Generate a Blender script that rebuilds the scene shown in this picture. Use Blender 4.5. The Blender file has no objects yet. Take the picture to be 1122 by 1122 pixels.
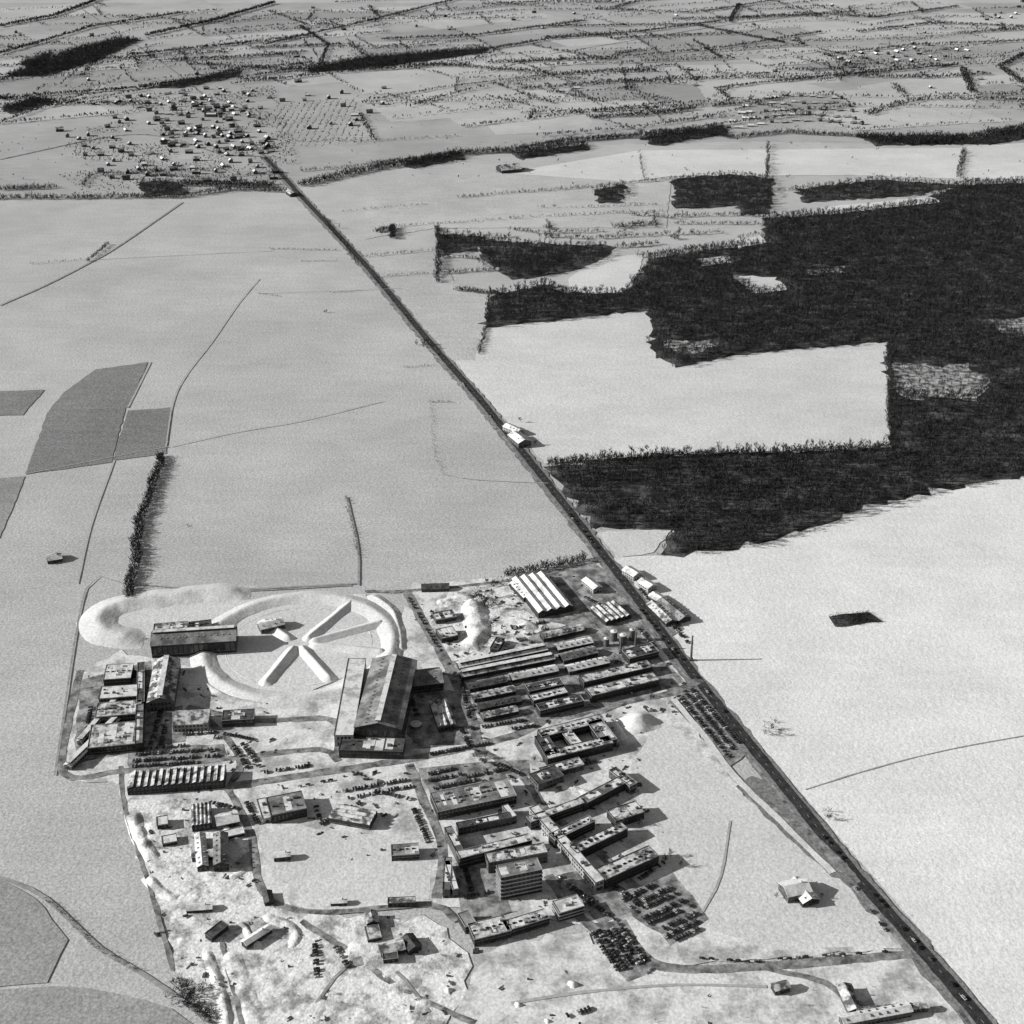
import bpy, math, random
import numpy as np
from mathutils import Vector, Matrix
random.seed(7); rng=np.random.default_rng(11)
scene=bpy.context.scene
# ---------------------------------------------------------------- image pixels -> ground metres, through an estimated camera
H=763.0; PITCH=math.radians(27.5); F=1541.0; C0=561.0
cp,sp=math.cos(PITCH),math.sin(PITCH)
def P(u,v,z=0.0):
    a=(u-C0)/F; b=-(v-C0)/F
    d=(a, cp+b*sp, -sp+b*cp)
    t=(z-H)/d[2]
    return np.array([d[0]*t,d[1]*t])
def PP(l): return np.array([P(*p) for p in l])
# ---------------------------------------------------------------- materials
def mat(name,c0,c1=None,scale=.2,detail=5,rough=.9,lo=.35,hi=.65,bump=0,bdist=.3,fine=0,spec=.2,large=0):
    m=bpy.data.materials.new(name); m.use_nodes=True
    nt=m.node_tree; n=nt.nodes; L=nt.links
    b=n['Principled BSDF']; b.inputs['Roughness'].default_value=rough
    b.inputs['Specular IOR Level'].default_value=spec
    if c1 is None: c1=c0*1.25
    g=n.new('ShaderNodeNewGeometry')
    t=n.new('ShaderNodeTexNoise'); t.inputs['Scale'].default_value=scale; t.inputs['Detail'].default_value=min(detail,5)
    t.inputs['Roughness'].default_value=.62
    L.new(g.outputs['Position'],t.inputs['Vector'])
    r=n.new('ShaderNodeMapRange'); r.inputs['From Min'].default_value=lo; r.inputs['From Max'].default_value=hi
    r.inputs['To Min'].default_value=c0; r.inputs['To Max'].default_value=c1
    L.new(t.outputs['Fac'],r.inputs['Value'])
    out=r.outputs['Result']
    def mul(out,sc,amt,det=2,stretch=None):
        t2=n.new('ShaderNodeTexNoise'); t2.inputs['Scale'].default_value=sc; t2.inputs['Detail'].default_value=det
        if stretch:
            mp=n.new('ShaderNodeMapping'); mp.inputs['Rotation'].default_value=(0,0,stretch[1]); mp.inputs['Scale'].default_value=(1,stretch[0],1)
            L.new(g.outputs['Position'],mp.inputs['Vector']); L.new(mp.outputs[0],t2.inputs['Vector'])
        else: L.new(g.outputs['Position'],t2.inputs['Vector'])
        r2=n.new('ShaderNodeMapRange'); r2.inputs['From Min'].default_value=.3; r2.inputs['From Max'].default_value=.7
        r2.inputs['To Min'].default_value=1-amt; r2.inputs['To Max'].default_value=1+amt
        L.new(t2.outputs['Fac'],r2.inputs['Value'])
        mm=n.new('ShaderNodeMath'); mm.operation='MULTIPLY'
        L.new(out,mm.inputs[0]); L.new(r2.outputs['Result'],mm.inputs[1]); return mm.outputs[0]
    if fine: out=mul(out,.42,fine,1)
    if large:
        out=mul(out,.0035,large,2); out=mul(out,.022,large*.6,2,(4,.3)); 
    L.new(out,b.inputs['Base Color'])
    if bump:
        bp=n.new('ShaderNodeBump'); bp.inputs['Strength'].default_value=bump; bp.inputs['Distance'].default_value=bdist
        t3=n.new('ShaderNodeTexNoise'); t3.inputs['Scale'].default_value=.16; t3.inputs['Detail'].default_value=2; t3.inputs['Roughness'].default_value=.75
        L.new(g.outputs['Position'],t3.inputs['Vector']); L.new(t3.outputs['Fac'],bp.inputs['Height'])
        L.new(bp.outputs[0],b.inputs['Normal'])
    return m
def snow(name,v,am=.08,fine=.2): return mat(name,v*.95,v*1.05,scale=.012,fine=fine,large=am,bump=.6,bdist=.8,rough=.8,spec=.1,detail=2)
M={}
M['snow']=snow('snow_field',.585)
M['snowfar']=snow('snow_far',.49,.12)
M['far1']=snow('snow_far_thin',.42,.12); M['far2']=snow('snow_far_bright',.6,.1); M['far3']=snow('snow_far_mid',.53,.1)
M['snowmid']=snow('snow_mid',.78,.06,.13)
M['snowglint']=snow('snow_glint',.92,.06,.11)  # sun glint of the right-hand field put into the snow colour
M['snowgrey']=snow('snow_thin_over_soil',.27,.14,.28)
M['snowgrey2']=snow('snow_thin',.38,.14,.22)
M['mound']=mat('snow_bank',.7,.92,scale=.05,detail=4,fine=.12,bump=.4,bdist=.6)
M['tramp']=mat('trampled_snow',.46,.88,scale=.04,detail=5,fine=.15,bump=.5,bdist=.7,lo=.38,hi=.54)
M['tramp2']=mat('churned_snow',.4,.94,scale=.055,detail=5,fine=.18,bump=.7,bdist=1.0,lo=.38,hi=.52)
M['track']=mat('packed_track',.3,.46,scale=.12,detail=4,fine=.15)
M['track_and_shade']=mat('packed_track_and_shade',.45,.54,scale=.12,detail=4,fine=.1)
M['road']=mat('asphalt_wet',.03,.07,scale=.15,detail=4,rough=.6,fine=.2)
M['siteroad']=mat('asphalt_slush',.1,.44,scale=.1,detail=5,fine=.2)
M['lot_and_shade']=mat('slush_and_shade',.14,.5,scale=.07,detail=5,fine=.2,lo=.4,hi=.62)
M['paint']=mat('road_paint',.7,.8)
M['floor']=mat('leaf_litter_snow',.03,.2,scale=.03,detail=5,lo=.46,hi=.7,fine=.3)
M['clear']=mat('scrub_snow',.1,.6,scale=.09,detail=5,lo=.4,hi=.6)
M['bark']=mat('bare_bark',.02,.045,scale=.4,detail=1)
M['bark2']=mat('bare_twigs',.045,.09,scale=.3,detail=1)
M['barkhaze']=mat('hedge_twigs_haze',.04,.08,scale=.05,detail=1)  # distance haze put into the twig colour of far hedges
M['roofsnow']=mat('roof_snow',.5,.88,scale=.09,detail=5,fine=.12,lo=.38,hi=.52)
M['roofpatch']=mat('roof_patchy_snow',.12,.72,scale=.12,detail=5,fine=.2,lo=.42,hi=.56)
M['roofgrey']=mat('roof_corrugated_grey',.13,.38,scale=.08,detail=5,fine=.15,lo=.4,hi=.62)
M['roofdark']=mat('roof_bitumen',.04,.14,scale=.15,fine=.2)
M['wlight']=mat('wall_render_light',.3,.42,scale=.3,detail=2)
M['wgrey']=mat('wall_concrete',.09,.15,scale=.3,detail=2)
M['wdark']=mat('wall_dark_cladding',.025,.055,scale=.3,detail=2)
M['glass']=mat('window_glass',.02,.035,rough=.15,spec=.5,detail=1)
M['metal']=mat('painted_metal',.1,.16,rough=.5,detail=1)
M['tyre']=mat('rubber',.02,.03,detail=1)
M['car0']=mat('car_paint_black',.02,.03,rough=.35,spec=.5,detail=1)
M['car1']=mat('car_paint_grey',.08,.12,rough=.35,spec=.5,detail=1)
M['car2']=mat('car_paint_mid',.04,.06,rough=.35,spec=.5,detail=1)
M['car3']=mat('car_paint_cream',.45,.55,rough=.35,spec=.5,detail=1)
M['rubble']=mat('rubble_dark',.03,.12,scale=.5,detail=2)
# ---------------------------------------------------------------- mesh helpers
def link(o): scene.collection.objects.link(o); return o
def nmesh(name,V,T,mats,mi=None,smooth=False):
    V=np.asarray(V,dtype=np.float32); T=np.asarray(T,dtype=np.int32)
    me=bpy.data.meshes.new(name)
    me.vertices.add(len(V)); me.vertices.foreach_set('co',V.ravel())
    me.loops.add(T.size); me.loops.foreach_set('vertex_index',T.ravel())
    me.polygons.add(len(T)); me.polygons.foreach_set('loop_start',np.arange(len(T),dtype=np.int32)*T.shape[1])
    if mi is not None: me.polygons.foreach_set('material_index',np.asarray(mi,dtype=np.int32))
    me.polygons.foreach_set('use_smooth',np.full(len(T),smooth))
    for m in mats: me.materials.append(M[m])
    me.update(calc_edges=True); me.validate()
    return me
class MB:
    def __init__(s): s.v=[]; s.f=[]; s.m=[]
    def quad(s,a,b,c,d,m=0):
        i=len(s.v); s.v+= [a,b,c,d]; s.f.append((i,i+1,i+2,i+3)); s.m.append(m)
    def tri(s,a,b,c,m=0):
        i=len(s.v); s.v+=[a,b,c]; s.f.append((i,i+1,i+2)); s.m.append(m)
    def box(s,x0,x1,y0,y1,z0,z1,m=0):
        i=len(s.v)
        s.v+=[(x0,y0,z0),(x1,y0,z0),(x1,y1,z0),(x0,y1,z0),(x0,y0,z1),(x1,y0,z1),(x1,y1,z1),(x0,y1,z1)]
        for q in ((0,3,2,1),(4,5,6,7),(0,1,5,4),(1,2,6,5),(2,3,7,6),(3,0,4,7)):
            s.f.append(tuple(i+k for k in q)); s.m.append(m)
    def cyl(s,x,y,r,z0,z1,n=10,m=0,r1=None):
        i=len(s.v); r1=r if r1 is None else r1
        for zz,rr in((z0,r),(z1,r1)):
            for k in range(n): a=2*math.pi*k/n; s.v.append((x+rr*math.cos(a),y+rr*math.sin(a),zz))
        for k in range(n): s.f.append((i+k,i+(k+1)%n,i+n+(k+1)%n,i+n+k)); s.m.append(m)
        s.f.append(tuple(i+n+k for k in range(n))); s.m.append(m)
    def mesh(s,name,mats):
        me=bpy.data.meshes.new(name); me.from_pydata(s.v,[],s.f)
        me.polygons.foreach_set('material_index',s.m)
        for m in mats: me.materials.append(M[m])
        me.update(); return me
    def tris(s):
        T=[];mi=[]
        for f,m in zip(s.f,s.m):
            for k in range(1,len(f)-1): T.append((f[0],f[k],f[k+1])); mi.append(m)
        return np.array(s.v,float),np.array(T),np.array(mi)
def stamp(name,protos,pts,scl,rot,mats,moff=None,zs=None,smooth=False):
    pts=np.asarray(pts,float); N=len(pts)
    if N==0: return
    if pts.shape[1]==2: pts=np.c_[pts,np.zeros(N)]
    scl=np.broadcast_to(np.asarray(scl,float),(N,)); rot=np.broadcast_to(np.asarray(rot,float),(N,))
    zs=np.ones(N) if zs is None else zs
    which=rng.integers(0,len(protos),N); Vs=[];Ts=[];Ms=[];off=0
    for k,(v,t,mi) in enumerate(protos):
        I=np.where(which==k)[0]
        if len(I)==0: continue
        c,s_=np.cos(rot[I])[:,None],np.sin(rot[I])[:,None]; sc=scl[I][:,None]
        x=(v[None,:,0]*c-v[None,:,1]*s_)*sc+pts[I,0][:,None]
        y=(v[None,:,0]*s_+v[None,:,1]*c)*sc+pts[I,1][:,None]
        z=v[None,:,2]*sc*zs[I][:,None]+pts[I,2][:,None]
        Vs.append(np.stack([x,y,z],-1).reshape(-1,3))
        Ts.append((t[None]+(np.arange(len(I))*len(v))[:,None,None]+off).reshape(-1,3))
        m=np.broadcast_to(mi,(len(I),len(mi)))
        if moff is not None: m=np.where(m==0,moff[I][:,None],m)
        Ms.append(m.reshape(-1)); off+=len(I)*len(v)
    me=nmesh(name,np.concatenate(Vs),np.concatenate(Ts),mats,np.concatenate(Ms),smooth)
    return link(bpy.data.objects.new(name,me))
def catmull(W,step=6.0,closed=False):
    W=np.asarray(W,float)
    out=[]; n=len(W); rngk=range(n if closed else n-1)
    for i in rngk:
        p1,p2=W[i],W[(i+1)%n]
        p0=W[(i-1)%n] if (closed or i>0) else 2*p1-p2
        p3=W[(i+2)%n] if (closed or i+2<n) else 2*p2-p1
        k=max(1,int(np.linalg.norm(p2-p1)/step))
        for t in np.arange(k)/k:
            out.append(.5*((2*p1)+(-p0+p2)*t+(2*p0-5*p1+4*p2-p3)*t*t+(-p0+3*p1-3*p2+p3)*t**3))
    if not closed: out.append(W[-1])
    return np.array(out)
def lin(W,step=6.0):
    out=[]
    for a,b in zip(W[:-1],W[1:]):
        k=max(1,int(np.linalg.norm(b-a)/step))
        for t in np.arange(k)/k: out.append(a+(b-a)*t)
    out.append(W[-1]); return np.array(out)
def normals(L,closed=False):
    if closed: d=np.roll(L,-1,0)-np.roll(L,1,0)
    else: d=np.gradient(L,axis=0)
    d/=np.linalg.norm(d,axis=1)[:,None]+1e-9
    return np.c_[-d[:,1],d[:,0]]
ZC=[0.02]
def nz(): ZC[0]+=.006; return ZC[0]
def strip(name,px,w,m,z=None,off=0,jit=0,smooth=True,world=False,step=8):
    W=np.asarray(px,float) if world else PP(px)
    L=catmull(W,step) if smooth else lin(W,step)
    N=normals(L); z=nz() if z is None else z; n=len(L)
    wl=w/2+rng.normal(0,jit,n); wr=w/2+rng.normal(0,jit,n)
    A=L+N*(off+wl)[:,None]; B=L+N*(off-wr)[:,None]
    V=np.r_[np.c_[A,np.full(n,z)],np.c_[B,np.full(n,z)]]
    i=np.arange(n-1); T=np.c_[i+n,i+n+1,i+1,i]
    return link(bpy.data.objects.new(name,nmesh(name,V,T,[m])))
def patch(name,px,m,jit=1.0,world=False,z=None):
    W=np.asarray(px,float) if world else PP(px)
    L=lin(np.r_[W,W[:1]],12)[:-1]; L=L+rng.normal(0,jit,L.shape); z=nz() if z is None else z
    me=bpy.data.meshes.new(name); me.from_pydata([(a,b,z) for a,b in L],[],[list(range(len(L)))])
    me.materials.append(M[m]); me.update()
    if me.polygons[0].normal.z<0: me.flip_normals()
    return link(bpy.data.objects.new(name,me))
LAT=rng.uniform(-1,1,(512,512))
def vn(x,y,s):
    x=np.asarray(x)/s+1000.3; y=np.asarray(y)/s+1000.7
    xi=np.floor(x).astype(int); yi=np.floor(y).astype(int); fx=x-xi; fy=y-yi
    fx=fx*fx*(3-2*fx); fy=fy*fy*(3-2*fy); g=lambda a,b: LAT[a%512,b%512]
    return (g(xi,yi)*(1-fx)+g(xi+1,yi)*fx)*(1-fy)+(g(xi,yi+1)*(1-fx)+g(xi+1,yi+1)*fx)*fy
def ridge(name,px,w,h,m='mound',closed=False,world=False,rough=.5,step=3.0,sharp=1.25,smooth=True):
    W=np.asarray(px,float) if world else PP(px)
    L=catmull(W,step,closed); n=len(L); N=normals(L,closed)
    K=13; prof=np.linspace(-.5,.5,K)
    V=np.zeros((n,K,3)); taper=np.ones(n)
    if not closed:
        k=max(1,min(int(w*.5/step),n//2))
        for i in range(k): taper[i]=min(taper[i],(i+.1)/k); taper[-1-i]=min(taper[-1-i],(i+.1)/k)
    wob=1+.1*vn(L[:,0],L[:,1],16)
    for j in range(K):
        V[:,j,:2]=L+N*(prof[j]*w*wob)[:,None]
        pf=min(1,sharp*(1-abs(prof[j])*2)) 
        x,y=V[:,j,0],V[:,j,1]
        V[:,j,2]=pf*h*taper*(1+.1*vn(x,y,18))+pf*rough*(vn(x,y,5)+.4*vn(x,y,2.5))*min(1,h/3)+.02
    V[:,0,2]=V[:,-1,2]=-.3
    V=V.reshape(-1,3); T=[]
    for i in range(n if closed else n-1):
        i2=(i+1)%n
        for j in range(K-1): T.append((i*K+j,i2*K+j,i2*K+j+1,i*K+j+1))
    me=nmesh(name,V,np.array(T),[m],None,smooth)
    if me.polygons[len(T)//2].normal.z<0: me.flip_normals()
    return link(bpy.data.objects.new(name,me))
def inpoly(x,y,poly):
    r=np.zeros(x.shape,bool); n=len(poly); j=n-1
    for i in range(n):
        xi,yi=poly[i]; xj,yj=poly[j]
        c=((yi>y)!=(yj>y))&(x<(xj-xi)*(y-yi)/(yj-yi+1e-12)+xi); r^=c; j=i
    return r
def fill(polypx,sp_,holes=(),world=False,jit=.45):
    W=np.asarray(polypx,float) if world else PP(polypx)
    x0,y0=W.min(0); x1,y1=W.max(0)
    X,Y=np.meshgrid(np.arange(x0,x1,sp_),np.arange(y0,y1,sp_)); X=X.ravel();Y=Y.ravel()
    X=X+rng.uniform(-jit,jit,X.size)*sp_; Y=Y+rng.uniform(-jit,jit,Y.size)*sp_
    k=inpoly(X,Y,W)
    for h in holes: k&=~inpoly(X,Y,PP(h))
    return np.c_[X[k],Y[k]]
def rough_ground(poly,amp,m,g=3.0):
    W=PP(poly); x0,y0=W.min(0); x1,y1=W.max(0)
    xs=np.arange(x0-g,x1+g,g); ys=np.arange(y0-g,y1+g,g); X,Y=np.meshgrid(xs,ys)
    ins=inpoly(X,Y,W).astype(float)
    f=ins.copy()
    for _ in range(5):
        f=(f+np.roll(f,1,0)+np.roll(f,-1,0)+np.roll(f,1,1)+np.roll(f,-1,1))/5
    f=np.clip(f*2-1,0,1)*ins
    n=vn(X,Y,26)+.7*vn(X,Y,11)+.45*vn(X,Y,5.5)+.15*vn(X,Y,3)
    Z=np.where(n>0,n,n*.15)*amp*f-.12*(1-f)-.03
    nx=len(xs); ny=len(ys); V=np.c_[X.ravel(),Y.ravel(),Z.ravel()]
    i,j=np.meshgrid(np.arange(ny-1),np.arange(nx-1),indexing='ij'); a=(i*nx+j).ravel()
    T=np.c_[a,a+1,a+nx+1,a+nx]; keep=ins.ravel()[a]>0
    link(bpy.data.objects.new('rough_ground',nmesh('rough_ground',V,T[keep],[m],None,True)))
# ---------------------------------------------------------------- tree prototypes
def tree_proto(ht,nl,nt,seed,tw=.16,spread=.28,bushy=False):
    r=np.random.default_rng(seed); V=[];T=[]
    def limb(a,b,r0,r1):
        i=len(V); a=np.array(a,float);b=np.array(b,float)
        d=b-a; d/=np.linalg.norm(d); u=np.cross(d,[.3,.5,.8]); u/=np.linalg.norm(u)+1e-9; w=np.cross(d,u)
        for p,rr in((a,r0),(b,r1)):
            for k in range(3):
                an=2.094*k; V.append(p+rr*(math.cos(an)*u+math.sin(an)*w))
        for k in range(3):
            k2=(k+1)%3; T.append((i+k,i+k2,i+3+k2)); T.append((i+k,i+3+k2,i+3+k))
    lean=r.normal(0,.03*ht,2)
    top=np.array([lean[0],lean[1],ht*.85])
    if not bushy: limb((0,0,-.2),top*.5,.022*ht,.015*ht); limb(top*.5,top,.015*ht,.004*ht)
    ends=[]
    for k in range(nl):
        f=r.uniform(.02,.3) if bushy else r.uniform(.28,.85); a=r.uniform(0,6.28); p=top*f
        l=ht*spread*r.uniform(.6,1.1)*(1.1-f*.6)
        q=p+np.array([math.cos(a)*l,math.sin(a)*l,l*r.uniform(.7,1.5)*(1.6 if bushy else 1)])
        limb(p,q,.009*ht,.003*ht); ends.append((p,q))
    for k in range(nt):
        p,q=ends[r.integers(len(ends))]; b=p+(q-p)*r.uniform(.3,1)
        d=(q-p)/np.linalg.norm(q-p)+r.normal(0,.55,3)+np.array([0,0,.5]); d/=np.linalg.norm(d); l=ht*r.uniform(.12,.26)
        s=np.cross(d,r.normal(0,1,3)); s/=np.linalg.norm(s)
        i=len(V); V.extend([b-s*tw*ht*.1,b+s*tw*ht*.1,b+d*l]); T.append((i,i+1,i+2))
    return np.array(V),np.array(T),(r.uniform(0,1,len(T))<.35).astype(int)
FOR=[tree_proto(1,6,38,s,tw=.2,spread=.26) for s in range(6)]
HEDGE=[tree_proto(1,6,30,20+s,tw=.5,spread=.42,bushy=True) for s in range(5)]
FARH=[tree_proto(1,2,16,40+s,tw=1.4,spread=.42,bushy=True) for s in range(4)]
FINE=[tree_proto(1,18,170,60+s,tw=.13,spread=.34) for s in range(4)]
def trees(name,pts,h0,h1,protos,mats=('bark','bark2')):
    N=len(pts)
    if N: stamp(name,protos,pts,rng.uniform(h0,h1,N),rng.uniform(0,6.28,N),list(mats),zs=rng.uniform(.85,1.15,N))
def hedge_pts(px,w,sp_,gap=.05,world=False):
    W=np.asarray(px,float) if world else PP(px)
    L=lin(W,sp_); N=normals(L); wob=np.cumsum(rng.normal(0,.5,len(L))); wob-=np.linspace(wob[0],wob[-1],len(L))
    L=L+N*wob[:,None]
    rows=max(1,int(round(w/sp_))); out=[]
    for k in range(rows):
        o=(k-(rows-1)/2)*sp_
        out.append(L+N*o+rng.normal(0,sp_*.4,L.shape))
    out=np.concatenate(out); g=vn(out[:,0],out[:,1],45)*.5+.5
    return out[rng.uniform(0,1,len(out))>gap*(.2+2.2*g)]
# ---------------------------------------------------------------- GROUND
S=45000
me=bpy.data.meshes.new('ground'); me.from_pydata([(-S,-S,0),(S,-S,0),(S,S,0),(-S,S,0)],[],[(0,1,2,3)]); me.materials.append(M['snow']); me.update()
link(bpy.data.objects.new('ground',me))
patch('snow_field',[(-500,3),(1700,3),(1700,150),(1000,158),(800,155),(620,160),(440,182),(330,205),(200,218),(-500,220)],'snowfar',4)
parcels=[]
for k in range(85):
    u=rng.uniform(-80,1200); v=rng.uniform(6,132)
    if 60<u<420 and v>88: continue
    c=P(u,v); a=rng.normal(.3,.2); d=np.array([math.cos(a),math.sin(a)]); e=np.array([-d[1],d[0]])
    l=rng.uniform(100,330)*(1.3 if v<60 else 1); w_=rng.uniform(70,200); sk_=rng.uniform(-.5,.5)
    q=[c-d*l-e*w_,c+d*l-e*w_*rng.uniform(.5,1.2),c+d*(l+sk_*w_)+e*w_,c-d*(l-sk_*w_)+e*w_*rng.uniform(.6,1.3)]
    patch('snow_parcel',q,['far1','far2','far3','far2'][k%4],2,world=True); parcels.append(q)
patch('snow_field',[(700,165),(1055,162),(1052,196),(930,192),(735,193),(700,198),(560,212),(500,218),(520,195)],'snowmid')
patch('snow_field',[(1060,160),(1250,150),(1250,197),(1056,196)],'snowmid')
patch('snow_field',[(940,95),(1060,75),(1075,100),(1060,135),(950,140)],'far2')
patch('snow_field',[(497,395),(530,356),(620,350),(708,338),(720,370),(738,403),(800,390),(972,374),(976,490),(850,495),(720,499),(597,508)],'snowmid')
patch('snow_field',[(398,290),(475,278),(500,310),(538,330),(520,395),(490,395)],'far2')
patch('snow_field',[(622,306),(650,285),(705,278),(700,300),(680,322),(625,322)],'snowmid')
patch('snow_field',[(665,612),(735,608),(850,588),(950,560),(1030,535),(1122,520),(1400,470),(1700,900),(1500,1300),(1160,1200),(1000,1010),(880,872),(760,730)],'snowglint',.3)
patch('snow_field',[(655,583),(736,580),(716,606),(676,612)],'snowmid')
patch('snow_field',[(400,200),(560,190),(700,200),(735,200),(730,250),(480,250),(400,262)],'far2')
for q in ([(105,405),(162,397),(140,447),(52,452),(70,430)],[(52,452),(138,447),(122,507),(28,520)],[(140,450),(188,447),(182,497),(124,505)]):
    patch('bare_field',q,'snowgrey',.6)
patch('bare_field',[(-60,432),(50,427),(25,455),(-60,458)],'snowgrey',.6)
patch('bare_field',[(-60,528),(28,522),(0,590),(-60,600)],'snowgrey2',.6)
patch('bare_field',[(-150,960),(0,965),(40,985),(75,1030),(50,1078),(-150,1090)],'snowgrey2',.6)
patch('bare_field',[(-150,1092),(60,1082),(100,1083),(190,1105),(235,1140),(240,1180),(-150,1180)],'snowgrey2',.6)
patch('works_yard',[(85,740),(130,715),(215,735),(330,765),(425,720),(450,640),(560,632),(650,615),(680,628),(770,742),(740,765),(800,850),(850,915),(935,965),(985,1040),(840,1050),(740,1060),(620,1010),(470,990),(330,1010),(180,1000),(150,930),(130,860),(68,852)],'tramp',2)
patch('works_yard',[(490,650),(560,640),(590,690),(600,720),(500,728),(470,690)],'tramp2',2)
YD=[(140,880),(200,875),(275,900),(290,980),(350,1000),(480,1010),(520,1060),(480,1160),(260,1160),(200,1080),(165,970)]
patch('works_yard',YD,'tramp2',3)
patch('works_yard',[(520,1040),(620,1020),(740,1062),(830,1058),(1000,1040),(1070,1122),(1060,1180),(480,1180)],'tramp',3)
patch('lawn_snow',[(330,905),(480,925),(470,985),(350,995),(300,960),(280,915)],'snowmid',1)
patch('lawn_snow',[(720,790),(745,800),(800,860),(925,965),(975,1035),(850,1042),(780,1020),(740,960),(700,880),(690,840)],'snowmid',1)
patch('bare_field',[(806,862),(822,852),(850,862),(895,905),(936,966),(912,962),(860,915)],'snowgrey')
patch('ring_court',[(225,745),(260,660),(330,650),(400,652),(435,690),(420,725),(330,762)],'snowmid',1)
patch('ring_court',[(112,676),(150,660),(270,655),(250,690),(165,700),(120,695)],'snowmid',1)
rough_ground([(145,885),(200,880),(270,905),(285,980),(350,1005),(480,1015),(515,1060),(480,1150),(262,1150),(205,1080),(170,970)],1.5,'tramp2')
rough_ground([(486,655),(556,645),(585,690),(596,712),(505,720),(474,690)],2.6,'tramp2')
rough_ground([(530,1050),(620,1030),(735,1070),(840,1066),(990,1050),(1060,1130),(1050,1170),(490,1170)],.6,'tramp')
for q in ([(640,1015),(685,1008),(716,1058),(688,1076)],[(672,982),(735,960),(778,1008),(735,1040)],[(458,843),(520,836),(576,834),(582,852),(474,872)],[(736,755),(757,748),(822,820),(800,842)],[(140,820),(245,815),(249,832),(142,848)],[(160,785),(200,774),(206,812),(160,822)],
          [(600,960),(655,952),(708,990),(655,1012)],[(500,738),(600,690),(640,680),(690,682),(748,748),(640,786),(530,797)],[(575,632),(650,618),(690,640),(750,690),(735,700),(640,690),(590,680)],[(90,745),(165,725),(162,822),(80,838)],[(498,945),(545,950),(560,1000),(505,1010)],[(440,760),(470,750),(505,760),(520,815),(450,822)]):
    patch('car_park_and_shade',q,'lot_and_shade',1.5)  # patch around the central huts paints building shade onto the ground
# ---------------------------------------------------------------- ROADS
MR=[(1180,1245),(1078,1122),(1012,1044),(940,962),(880,888),(820,814),(762,742),(704,664),(664,612),(612,545),(560,480),(520,431),(470,374),(400,290),(330,215),(312,195),(290,172)]
strip('road_verge',MR,21,'snowgrey',off=2,jit=1.3)
strip('main_road',MR,10.5,'road',jit=.3)
strip('cycle_path',MR[1:14],3,'siteroad',off=9.3,jit=.3)
L=catmull(PP(MR),3); db=MB(); zz=nz(); N=normals(L)
for i in range(0,len(L)-1,4):
    a,b=L[i],L[i+1]; n0=N[i]*.1
    db.quad((*(a-n0),zz),(*(b-n0),zz),(*(b+n0),zz),(*(a+n0),zz))
link(bpy.data.objects.new('road_markings',db.mesh('road_markings',['paint'])))
for o in (-6.8,6.8):
    Lw=catmull(PP(MR[:15]),20); Nw=normals(Lw); ridge('snow_bank',Lw+Nw*o+rng.normal(0,.4,Lw.shape),1.7,.5,world=True,rough=.5,m='tramp',step=6)
strip('village_road',[(290,172),(262,140),(240,120),(200,85),(150,50),(90,10)],5,'siteroad')
strip('village_road',[(290,172),(240,168),(180,150),(120,150),(0,175)],6,'siteroad')
strip('country_road',[(600,60),(690,45),(780,30),(870,18),(960,5)],7,'siteroad')
R=[([(650,783),(690,768),(735,760),(768,745)],9),([(735,768),(770,805),(805,852),(850,888),(900,925),(940,968)],6),
([(445,648),(468,690),(490,728),(512,775),(528,830)],10),([(400,648),(445,648),(560,636),(655,616)],5),
([(490,728),(560,716),(610,705)],6),([(515,792),(600,782),(660,776),(700,765)],9),([(255,862),(345,848),(440,834),(520,818),(580,800),(600,784)],9),
([(88,735),(78,780),(70,848),(130,846),(190,838),(250,832),(350,822),(370,835)],7),
([(132,840),(136,880),(150,930),(165,975),(190,1064)],3.5),([(448,838),(465,880),(485,930),(478,985)],8),([(250,865),(275,915),(290,980),(350,1000),(470,992),(500,1010)],6),
([(600,960),(640,1010),(700,1048),(740,1062),(830,1060),(1000,1046)],8),([(830,1060),(905,1078),(935,1110),(960,1140)],5),([(330,1010),(400,1055),(440,1085),(520,1122)],5),
([(520,818),(570,850),(600,890),(640,920),(700,975),(760,1010)],7),([(605,690),(640,740),(662,778)],7),([(640,668),(690,720),(735,757)],7),([(500,735),(600,712),(640,700)],5),
([(565,640),(600,690)],5),([(205,775),(280,790),(365,790),(370,830)],7),([(250,865),(262,830),(215,775)],6)]
for p,w in R: strip('site_road',p,w,'siteroad',jit=.4)
for p,w,m_ in [([(0,335),(50,313),(95,290),(130,270),(200,222)],4.5,'track'),([(-60,950),(0,963),(50,985),(110,1040),(160,1070),(232,1122),(250,1150)],4,'track'),([(125,505),(100,575),(85,640)],2,'track_and_shade'),([(188,490),(260,474),(330,462),(420,440)],1.6,'track_and_shade'),
 ([(60,850),(95,645),(135,640),(250,648),(385,642)],2,'track'),([(140,447),(165,397)],2,'track_and_shade'),([(390,640),(240,648)],3,'track'),([(882,866),(960,842),(1040,822),(1150,802)],1.1,'track'),([(485,520),(520,526),(600,530)],1.2,'track_and_shade'),
 ([(380,545),(392,600),(393,642)],2.5,'track'),([(28,520),(130,500),(185,490)],1.5,'track_and_shade'),([(282,322),(400,318),(440,316)],1.2,'track_and_shade'),([(100,285),(300,275)],1.5,'track_and_shade'),
 ([(284,306),(262,332),(232,375),(205,410),(190,440),(182,490)],2,'track_and_shade'),([(560,1100),(640,1088),(740,1080),(840,1082)],2.5,'track_and_shade'),([(340,1110),(380,1060),(430,1062),(470,1110)],2.5,'track'),([(800,900),(790,960),(770,1000)],2,'track_and_shade')]:  # first strip here is a soft shadow curve painted over the left field
    strip('farm_track_and_shade',p,w,m_,jit=.12,step=14)
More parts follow.
